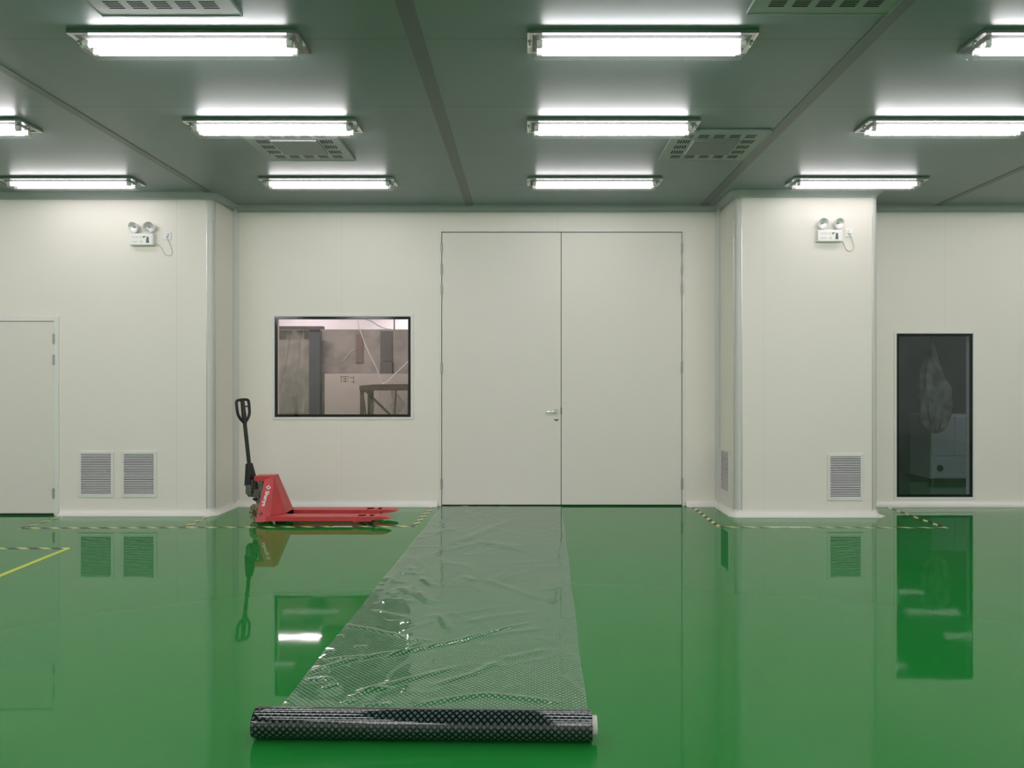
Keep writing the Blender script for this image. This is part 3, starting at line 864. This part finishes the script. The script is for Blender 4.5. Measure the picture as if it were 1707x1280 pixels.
# lettering down the near side plate
pa = Vector((0.012, -0.26, 0.10)); pb = Vector((0.150, -HW, 0.098)); pc = Vector((0.063, -0.0765, 0.4375))
nrm = (pb-pa).cross(pc-pa).normalized()
if nrm.y > 0: nrm = -nrm
down = Vector((-0.012, -0.128, -0.32)); down = (down - nrm*down.dot(nrm)).normalized()
side = nrm.cross(down).normalized()      # letters' up direction
cd = bpy.data.curves.new('maker_lettering', 'FONT'); cd.body = 'Shanye'; cd.size = 0.062; cd.extrude = 0.0008; cd.offset = 0.0012
cd.align_x = 'LEFT'; cd.align_y = 'CENTER'
tmp = bpy.data.objects.new('maker_lettering', cd); COL.objects.link(tmp)
me = bpy.data.meshes.new_from_object(tmp.evaluated_get(bpy.context.evaluated_depsgraph_get()))
bpy.data.objects.remove(tmp)
wtx = max(v.co.x for v in me.vertices) - min(v.co.x for v in me.vertices)
def onplate(x, z, lift=0.0012):
    """point of the near side plate, x along the jack, z up"""
    # plate plane through pa
    y = pa.y - (nrm.x*(x-pa.x) + nrm.z*(z-pa.z))/nrm.y
    return Vector((x, y, z)) + nrm*lift
org = onplate(0.0715, 0.318, 0.0012)
dn = (onplate(0.0585, 0.160) - onplate(0.0715, 0.318)).normalized(); sd = nrm.cross(dn)
if sd.x < 0: sd = -sd
sc_t = 0.158/wtx
mtx = Matrix((( dn.x*sc_t, sd.x*sc_t, nrm.x, org.x), (dn.y*sc_t, sd.y*sc_t, nrm.y, org.y), (dn.z*sc_t, sd.z*sc_t, nrm.z, org.z), (0,0,0,1)))
me.transform(mtx); me.materials.clear(); me.materials.append(M['mark'])
to = bpy.data.objects.new('maker_lettering', me); COL.objects.link(to); to.parent = pj; to['label'] = 'white lettering on red plate'
lc = onplate(0.0745, 0.350)
def lg(a, b): return lc + sd*a + dn*b
mb = MB()
for (o, i_) in (((0.026, 0.017), (0.0145, 0.0085)),):
    O = [lg(o[0]*x, o[1]*1.35*y) for x, y in ((1,0.1),(0.1,1),(-1,-0.1),(-0.1,-1))]
    I = [lg(i_[0]*x, i_[1]*1.35*y) for x, y in ((1,0.1),(0.1,1),(-1,-0.1),(-0.1,-1))]
    for k in range(4):
        a, b, c, d = O[k], O[(k+1) % 4], I[(k+1) % 4], I[k]
        mb.add([a, b, c, d, a+nrm*0.001, b+nrm*0.001, c+nrm*0.001, d+nrm*0.001], [(0,3,2,1),(4,5,6,7),(0,1,5,4),(1,2,6,5),(2,3,7,6),(3,0,4,7)])
mb.build('maker_emblem', M['mark'], pj)
bc = onplate(0.045, 0.115, 0.0)
MB().lathe([(0.0, 0.004), (0.012, 0.004), (0.016, 0.0)], bc, nrm, 16).build('axle_bolt', M['hub'], pj)

# ------------------------------------------------------------------ clear sheet unrolled on the floor
ROT = -math.radians(1.25)
rc0 = Vector((-0.406, 2.845, 0)); RR = 0.0575
sh = empty('plastic_sheet_roll', rc0, ROT)
tag(sh, 'roll of clear grid-printed plastic sheet, unrolled across the green floor to the double door', 'plastic sheet')
inv = (Matrix.Translation(rc0) @ Matrix.Rotation(ROT, 4, 'Z')).inverted()
def lf(px, py):
    x, y = fl(px, py); v = inv @ Vector((x, y, 0)); return (v.x, v.y)
# folds measured on the photograph: polyline, height, half width
FOLDS = [
    ([(640,1098),(665,1092),(710,1082),(770,1070),(830,1053),(878,1041)], 0.016, 0.016),
    ([(570,1043),(620,1052),(680,1066),(716,1071)], 0.011, 0.014),
    ([(690,1178),(760,1166),(810,1160),(870,1166),(930,1173)], 0.010, 0.018),
    ([(520,1122),(570,1106),(640,1092),(700,1086)], 0.010, 0.020),
    ([(580,1165),(640,1145),(720,1125),(760,1115)], 0.008, 0.022),
    ([(720,1145),(790,1125),(830,1105)], 0.007, 0.020),
    ([(512,1136),(555,1134)], 0.010, 0.016), ([(540,1150),(562,1143)], 0.010, 0.014), ([(573,1175),(592,1171)], 0.010, 0.016),
    ([(605,1155),(650,1150)], 0.010, 0.016), ([(600,1180),(650,1177)], 0.008, 0.014), ([(535,1090),(558,1088)], 0.008, 0.012),
    ([(545,1102),(590,1098),(606,1095)], 0.008, 0.014), ([(560,1063),(575,1062)], 0.007, 0.012), ([(592,1080),(613,1080)], 0.007, 0.012),
    ([(704,964),(724,979)], 0.009, 0.030), ([(696,988),(722,1008)], 0.010, 0.030), ([(736,1028),(748,1052)], 0.009, 0.024),
    ([(772,962),(790,970)], 0.007, 0.028), ([(668,980),(684,990)], 0.008, 0.026), ([(680,946),(690,951)], 0.006, 0.03),
    ([(760,1070),(850,1056),(900,1050)], 0.005, 0.03), ([(770,1040),(830,1028),(880,1022)], 0.005, 0.03),
    ([(700,1030),(770,1024),(840,1012)], 0.004, 0.03), ([(800,965),(860,985),(900,1000)], 0.004, 0.03),
    ([(740,920),(800,905),(870,918)], 0.006, 0.05), ([(760,905),(850,870)], 0.006, 0.06), ([(800,905),(868,912)], 0.005, 0.05),
    ([(700,890),(780,880)], 0.004, 0.06), ([(640,1000),(690,1005)], 0.007, 0.03), ([(620,1020),(690,1035)], 0.006, 0.025),
    ([(940,1130),(990,1178)], 0.004, 0.02), ([(840,1100),(910,1085)], 0.004, 0.025),
]
FOLDS = [([lf(*p) for p in pl], h, s) for pl, h, s in FOLDS]
BOX = [(min(p[0] for p in pl)-4*s, max(p[0] for p in pl)+4*s, min(p[1] for p in pl)-4*s, max(p[1] for p in pl)+4*s) for pl, h, s in FOLDS]
def fold_z(x, y):
    z = 0.0
    for (pl, h, s), bb in zip(FOLDS, BOX):
        if not (bb[0] < x < bb[1] and bb[2] < y < bb[3]): continue
        best = 9; along = 0; tot = len(pl)-1
        for k in range(tot):
            (ax_, ay), (bx, by) = pl[k], pl[k+1]
            dx, dy = bx-ax_, by-ay; t = max(0, min(1, ((x-ax_)*dx+(y-ay)*dy)/(dx*dx+dy*dy)))
            d = math.hypot(x-ax_-dx*t, y-ay-dy*t)
            if d < best: best = d; along = (k+t)/tot
        env = min(1.0, 5*min(along, 1-along) + 0.25)
        z += h*env*math.exp(-(best/s)**2)
    return z
LEN = 5.39
def half_w(y): return 0.652 + 0.022*max(0, y)/LEN
nx = 120
ysr = []
y = 0.0
while y < LEN:
    ysr.append(y); y += 0.0095 + 0.0022*y
ysr.append(LEN)
mb = MB(); uvs = []
for j, y in enumerate(ysr):
    for i in range(nx+1):
        u = i/nx*2-1; x = u*half_w(y)
        damp = min(1, y/0.12)
        lft = max(0.0, min(1.0, (0.35 - x)/0.8))              # more creased on its left half
        n1 = noise.noise(Vector((x*3.1+3, y*1.6, 0.3)))
        n2 = noise.noise(Vector((x*7.5+1.5*n1, y*4.2-9, 1.7)))
        n3 = noise.noise(Vector((x*17+2*n2, y*11, 4.1)))
        z = 0.0030 + 0.0022*(0.5+0.5*n1) + 0.0020*max(0, n2)*(0.45+0.8*lft) + 0.0010*max(0, n3)*(0.3+lft)
        n4 = 1-abs(noise.noise(Vector((x*4.3+5, y*2.6+0.8*n1, 7.7))))*5
        if n4 > 0: z += 0.0032*n4*n4*(0.35+0.75*lft)
        z += fold_z(x, y)*0.8
        z *= damp; z += 0.002
        mb.v.append((x + 0.003*math.sin(y*5)*abs(u), y, z)); uvs.append((x, y))
for j in range(len(ysr)-1):
    for i in range(nx):
        a = j*(nx+1)+i; mb.f.append((a, a+1, a+nx+2, a+nx+1))
mb.uv = uvs
mb.build('flat_sheet', M['film'], sh, smooth=False)
sh.children[0].data.polygons.foreach_set('use_smooth', [True]*len(sh.children[0].data.polygons))
# the roll: slightly uneven wound cylinder
mb = MB(); uvs = []; n = 72; ks = 60
for k in range(ks+1):
    x = -0.655 + 1.31*k/ks
    for j in range(n+1):
        a = 2*PI*j/n - PI/2
        r = RR*(1 + 0.006*noise.noise(Vector((x*2, math.cos(a)*1.3, math.sin(a)*1.3)))) - (0.0012 if k in (0, ks) else 0)
        mb.v.append((x, -r*math.cos(a)*1.0, RR + 0.0015 + r*math.sin(a))); uvs.append((x, a*RR))
for k in range(ks):
    for j in range(n):
        a = k*(n+1)+j; mb.f.append((a, a+1, a+n+2, a+n+1))
mb.uv = uvs
mb.build('rolled_sheet', M['roll'], sh, smooth=True)
mb = MB()
for x in (-0.6545, 0.6545):
    s = 1 if x > 0 else -1
    prof = [(0.0355 + 0.002*k, -0.0008 if k % 2 else 0.0008) for k in range(11)]
    mb.lathe(prof, (x, 0, RR+0.0015), (s, 0, 0), 48)
mb.build('wound_edge', M['roll'], sh)
sh.children[-1].data.uv_layers.new(name='UVMap')
mb = MB().lathe([(0.034, -0.6548), (0.0375, -0.6548), (0.0375, 0.675), (0.034, 0.675), (0.034, -0.6548)], (0, 0, RR+0.0015), (1, 0, 0), 40)
mb.build('core_tube', M['core'], sh, smooth=True)

# ------------------------------------------------------------------ store room behind the wide window
M['r1wall'] = mat('store_wall', (0.72, 0.68, 0.69), 0.7)
M['r1tan'] = mat('dusty_board', (0.36, 0.335, 0.29), 0.6, var=0.25, vscale=5)
M['r1grey'] = mat('dusty_sheet', (0.30, 0.275, 0.255), 0.35, var=0.38, vscale=3.2)
M['r1box'] = mat('pale_board', (0.50, 0.455, 0.42), 0.65, var=0.06, vscale=3)
M['r1post'] = mat('blue_grey_paint', (0.075, 0.085, 0.10), 0.45, var=0.15)
M['r1brown'] = mat('brown_steel', (0.11, 0.085, 0.06), 0.55, var=0.2, vscale=12)
M['r1dark'] = mat('dark_card', (0.10, 0.09, 0.09), 0.7)
M['r1rust'] = mat('red_brown_card', (0.19, 0.135, 0.12), 0.7)
struct(MB().box(-5.2, -1.06, 14.2, 14.3, 0, 3.0).build('wall_store_back', M['r1wall']))
struct(MB().box(-5.2, -1.06, 14.18, 14.3, 3.0, H).build('wall_store_upper', M['r1tan']))
struct(MB().box(-5.2, -1.16, YB+0.1, 14.18, H-0.03, H-0.001).build('ceiling_store', M['r1tan']))
struct(MB().box(-5.3, -5.2, YB+0.1, 14.2, 0, H).build('wall_store_left', M['r1wall']))
struct(MB().box(-1.16, -1.06, YB+0.1, 14.2, 0, H).build('wall_store_right', M['r1grey']))

def bx(name, pxa, pxb, pya, pyb, Y, depth, m, label, cat, tofloor=False, bevel=0.004):
    a = at(pxa, pya, Y); b = at(pxb, pyb, Y); z0 = 0.0 if tofloor else b[2]
    o = MB().box(-(b[0]-a[0])/2, (b[0]-a[0])/2, 0, depth, 0, a[2]-z0).build(name, m, None, bevel=bevel)
    o.location = ((a[0]+b[0])/2, Y, z0 + (0.0005 if tofloor else 0)); tag(o, label, cat)
    return o
bx('board_panel', 430, 515.5, 545.5, 700, 10.60, 0.05, M['r1tan'], 'dusty grey-brown board behind the left part of the wide window', 'panel', True)
bx('steel_post', 515.5, 533.0, 549, 700, 10.50, 0.12, M['r1post'], 'dark blue-grey post behind the wide window', 'post', True)
bx('partition_panel', 533.5, 720, 549, 700, 10.78, 0.05, M['r1grey'], 'mottled grey partition behind the right part of the wide window', 'panel', True)
bx('pale_cabinet', 541, 712, 623, 700, 10.35, 0.38, M['r1box'], 'pale cabinet standing behind the trestle in the store room', 'cabinet', True)
bx('dark_carton', 633.5, 653.5, 603, 623, 10.40, 0.14, M['r1dark'], 'small dark carton on top of the pale cabinet', 'box').location.z = at(0, 623, 10.35)[2] + 0.0005
bx('card_sheet', 593, 605, 557, 604, 10.755, 0.012, M['r1rust'], 'red-brown card strip on the mottled partition', 'card', bevel=0)
bx('grey_card', 634, 654, 552, 602, 10.755, 0.012, M['r1dark'], 'tall dark grey card strip on the mottled partition', 'card', bevel=0)
bx('lintel_beam', 455, 538, 543.5, 548, 10.45, 0.10, M['r1dark'], 'thin dark beam over the dusty board', 'beam')
for px in (657, 681):
    bx('thin_rail', px-0.8, px+0.8, 500, 700, 12.2, 0.03, M['r1dark'], 'thin dark upright %s the bright strip' % ('left in' if px < 670 else 'right in'), 'rail', True, 0)
# handwritten marks on the cabinet
mb = MB()
for (a, b, c, d) in ((568,582,627,628.2),(568,569.2,627,638),(571,581,631,632),(571,581,635,636),(575,576.2,628,638),(583,590,629,630),(585,592,636,637),(589,590.2,627,639)):
    p = at(a, c, 10.349); q = at(b, d, 10.349); mb.box(p[0], q[0], 10.3485, 10.3500, q[2], p[2])
cabm = [o for o in COL.objects if o.name.startswith('pale_cabinet')][0]
mk = mb.build('painted_mark', M['r1rust'], cabm); mk.location = -cabm.location
# creased clear film hanging over the dusty board
mb = MB(); nu, nv = 14, 40
for j in range(nv+1):
    for i in range(nu+1):
        u, v = i/nu, j/nv
        px = 478 + 30*u - 9*v + (u-0.5)*14*v; py = 550 + 138*v
        X, Y_, Z_ = at(px, py, 10.50)
        mb.v.append((X, Y_ + 0.045*math.sin(11*u + 4*v) + 0.03*noise.noise(Vector((u*7, v*11, 0))), Z_))
for j in range(nv):
    for i in range(nu):
        a = j*(nu+1)+i; mb.f.append((a, a+1, a+nu+2, a+nu+1))
o = mb.build('hanging_film', M['creased'], None, smooth=True); tag(o, 'creased clear film hanging before the dusty board', 'plastic film')
# trestle
Yt = 9.55
A = at(599, 640, Yt); B = at(686, 640, Yt); zt = A[2]
tr = empty('trestle', ((A[0]+B[0])/2, Yt+0.25, 0)); tag(tr, 'brown steel trestle with braced legs inside the store room', 'trestle')
hw = (B[0]-A[0])/2
mb = MB().box(-hw, hw, -0.25, 0.25, zt-0.085, zt-0.02); mb.prism([(-hw, zt-0.02), (-hw*0.4, zt-0.004), (hw*0.9, zt), (hw, zt-0.02)], 1, -0.25, 0.25)
mb.build('trestle_top', M['r1brown'], tr, bevel=0.004)
for sx in (-1, 1):
    for sy in (-1, 1):
        MB().bar((sx*(hw-0.03), sy*0.22, zt-0.08), (sx*(hw-0.03)*(1.0), sy*0.26, 0.0), 0.045, 0.04).build('leg', M['r1brown'], tr)
def tp(px, py): v = at(px, py, Yt); return (v[0]-tr.location.x, -0.235, v[2])
for a, b, wd in (((603,646),(662,703),0.030), ((603,646),(612,712),0.022), ((621,650),(611,712),0.022), ((617,650),(613,712),0.018), ((621,650),(621,712),0.022), ((660,650),(656,712),0.020)):
    MB().bar(tp(*a), tp(*b), wd, 0.02).build('brace', M['r1brown'], tr)
for a, b in (((634,651),(622,692)), ((638,651),(641,682))):
    MB().bar(tp(*a), tp(*b), 0.010, 0.008).build('pale_tie', M['cord'], tr)
# crumpled clear bag hanging from the trestle
mb = MB(); cx, cz = at(655, 668, Yt)[0], at(655, 668, Yt)[2]
nb = 18
for j in range(13):
    v = j/12; r = 0.012 + 0.062*math.sin(PI*min(1, v*0.85+0.05))
    for i in range(nb):
        a = 2*PI*i/nb; k = 1 + 0.6*noise.noise(Vector((math.cos(a)*1.5, math.sin(a)*1.5, v*4)))
        mb.v.append((cx + r*k*math.cos(a) + 0.06*math.sin(3*v) - 0.02, Yt+0.12 + r*k*0.7*math.sin(a), zt - 0.088 - 0.34*v))
for j in range(12):
    for i in range(nb): mb.f.append((j*nb+i, j*nb+(i+1) % nb, (j+1)*nb+(i+1) % nb, (j+1)*nb+i))
o = mb.build('clear_bag', M['clearbag'], None); tag(o, 'crumpled clear plastic bag hanging on the trestle', 'plastic bag')
# white cable lying over the trestle
pts = [(592,500),(596,535),(602,555),(613,584),(626,610),(633,628),(636.5,638.5),(640,639.3),(646,636),(658,624),(672,611),(684,599),(702,578)]
o = MB().tube(arcpts([at(x, y, 9.50) for x, y in pts], 5), 0.007, 8).build('white_cable', M['white'], None, smooth=True)
tag(o, 'loose white cable dipping to the trestle top in the store room', 'cable')
o = MB().tube(arcpts([at(x, y, 10.772) for x, y in ((569,604),(574,599),(584,588),(592,582))], 4), 0.006, 8).build('white_string', M['cord'], None, smooth=True)
tag(o, 'short pale string on the mottled partition', 'string')
gw = [at(600, 430, 11.2), at(606, 520, 11.2), at(620, 536, 11.2), at(640, 547, 10.9), at(652, 549.5, 10.81)]
gw[0] = (gw[0][0], gw[0][1], H-0.03); gw[-1] = (gw[-1][0], 10.80, gw[-1][2] + 0.004)
o = MB().tube(arcpts(gw, 5), 0.006, 8).build('grey_wire', M['print'], None, smooth=True)
tag(o, 'grey wire coming down over the top of the mottled partition', 'wire')

# ------------------------------------------------------------------ unlit room behind the tall window
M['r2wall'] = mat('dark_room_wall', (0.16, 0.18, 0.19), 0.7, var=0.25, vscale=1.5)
M['r2cab'] = mat('grey_cabinet', (0.80, 0.82, 0.86), 0.5)
M['r2cloth'] = mat('dusty_cloth', (0.30, 0.31, 0.28), 0.7, var=0.35, vscale=8)
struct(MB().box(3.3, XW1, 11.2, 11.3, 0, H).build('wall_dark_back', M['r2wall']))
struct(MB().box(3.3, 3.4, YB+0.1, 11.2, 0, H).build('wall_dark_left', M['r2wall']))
a = at(1551, 692, 10.2); b = at(1640, 801, 10.2)
cb = empty('equipment_cabinet', ((a[0]+b[0])/2, 10.2, 0)); tag(cb, 'pale grey cabinet standing in the dark room behind the tall window', 'cabinet')
cw = (b[0]-a[0])/2; zt2 = a[2]
MB().box(-cw, cw, 0.0, 0.55, 0.06, zt2).build('body', M['r2cab'], cb, bevel=0.006)
zs = at(0, 760, 10.2)[2]
xm = at(1590, 700, 10.2)[0] - cb.location.x
MB().box(-cw+0.012, xm-0.006, -0.016, 0.0, zs+0.008, zt2-0.02).build('door', M['r2cab'], cb, bevel=0.003)
dr = MB().box(xm+0.006, cw-0.012, -0.016, 0.0, zs+0.008, zt2-0.02).build('door', M['r2cab'], cb, bevel=0.003)
dx0, dx1 = at(1609, 0, 10.2)[0]-cb.location.x, at(1616, 0, 10.2)[0]-cb.location.x
MB().box(dx0, dx1, -0.020, -0.016, at(0, 727, 10.2)[2], at(0, 694, 10.2)[2]).build('dark_panel', M['r1dark'], dr)
lp_ = MB().box(-cw+0.012, cw-0.012, -0.014, 0.0, 0.075, zs-0.006).build('lower_panel', M['r2cab'], cb, bevel=0.003)
kx, kz = at(1566, 780, 10.2)[0]-cb.location.x, at(1566, 780, 10.2)[2]
mb = MB().lathe([(0.0,0.020),(0.030,0.020),(0.042,0.012),(0.045,0.0)], (kx, -0.014, kz), (0,-1,0), 20)
mb.build('round_knob', M['blackpaint'], lp_)
for sx in (-1, 1):
    MB().tube([(sx*(cw-0.05), 0.05, 0.0), (sx*(cw-0.05), 0.05, 0.062)], 0.022, 10).build('foot', M['steel'], cb)
# hanging bundle of cloth
mb = MB(); nb = 40; nvv = 30; Yh = 9.25
prof = [(0.0, 0.03), (0.12, 0.05), (0.3, 0.11), (0.5, 0.17), (0.65, 0.205), (0.8, 0.185), (0.9, 0.14), (0.97, 0.09), (1.0, 0.03)]
def pr(v):
    for (a, ra), (b, rb_) in zip(prof, prof[1:]):
        if a <= v <= b: return ra + (rb_-ra)*(v-a)/(b-a)
    return 0.03
top = at(1553, 572, Yh); bot = at(1560, 722, Yh)
for j in range(nvv+1):
    v = j/nvv
    for i in range(nb):
        a = 2*PI*i/nb
        r = pr(v)*(1 + 0.13*math.sin(9*a + 3*v) * (0.3+v*0.7) + 0.55*noise.noise(Vector((2.2*math.cos(a), 2.2*math.sin(a), v*5))))
        mb.v.append((top[0] + (bot[0]-top[0])*v + r*math.cos(a), Yh + 0.65*r*math.sin(a), top[2] + (bot[2]-top[2])*v))
for j in range(nvv):
    for i in range(nb): mb.f.append((j*nb+i, j*nb+(i+1) % nb, (j+1)*nb+(i+1) % nb, (j+1)*nb+i))
hb_ = mb.build('hanging_bundle', M['r2cloth'], None, smooth=True)
tag(hb_, 'dusty cloth bundle hanging on a rope behind the tall window', 'cloth')
MB().tube([(top[0], Yh, top[2]-0.05), (top[0]-0.01, Yh, H)], 0.012, 8).build('rope', M['r2cloth'], hb_)
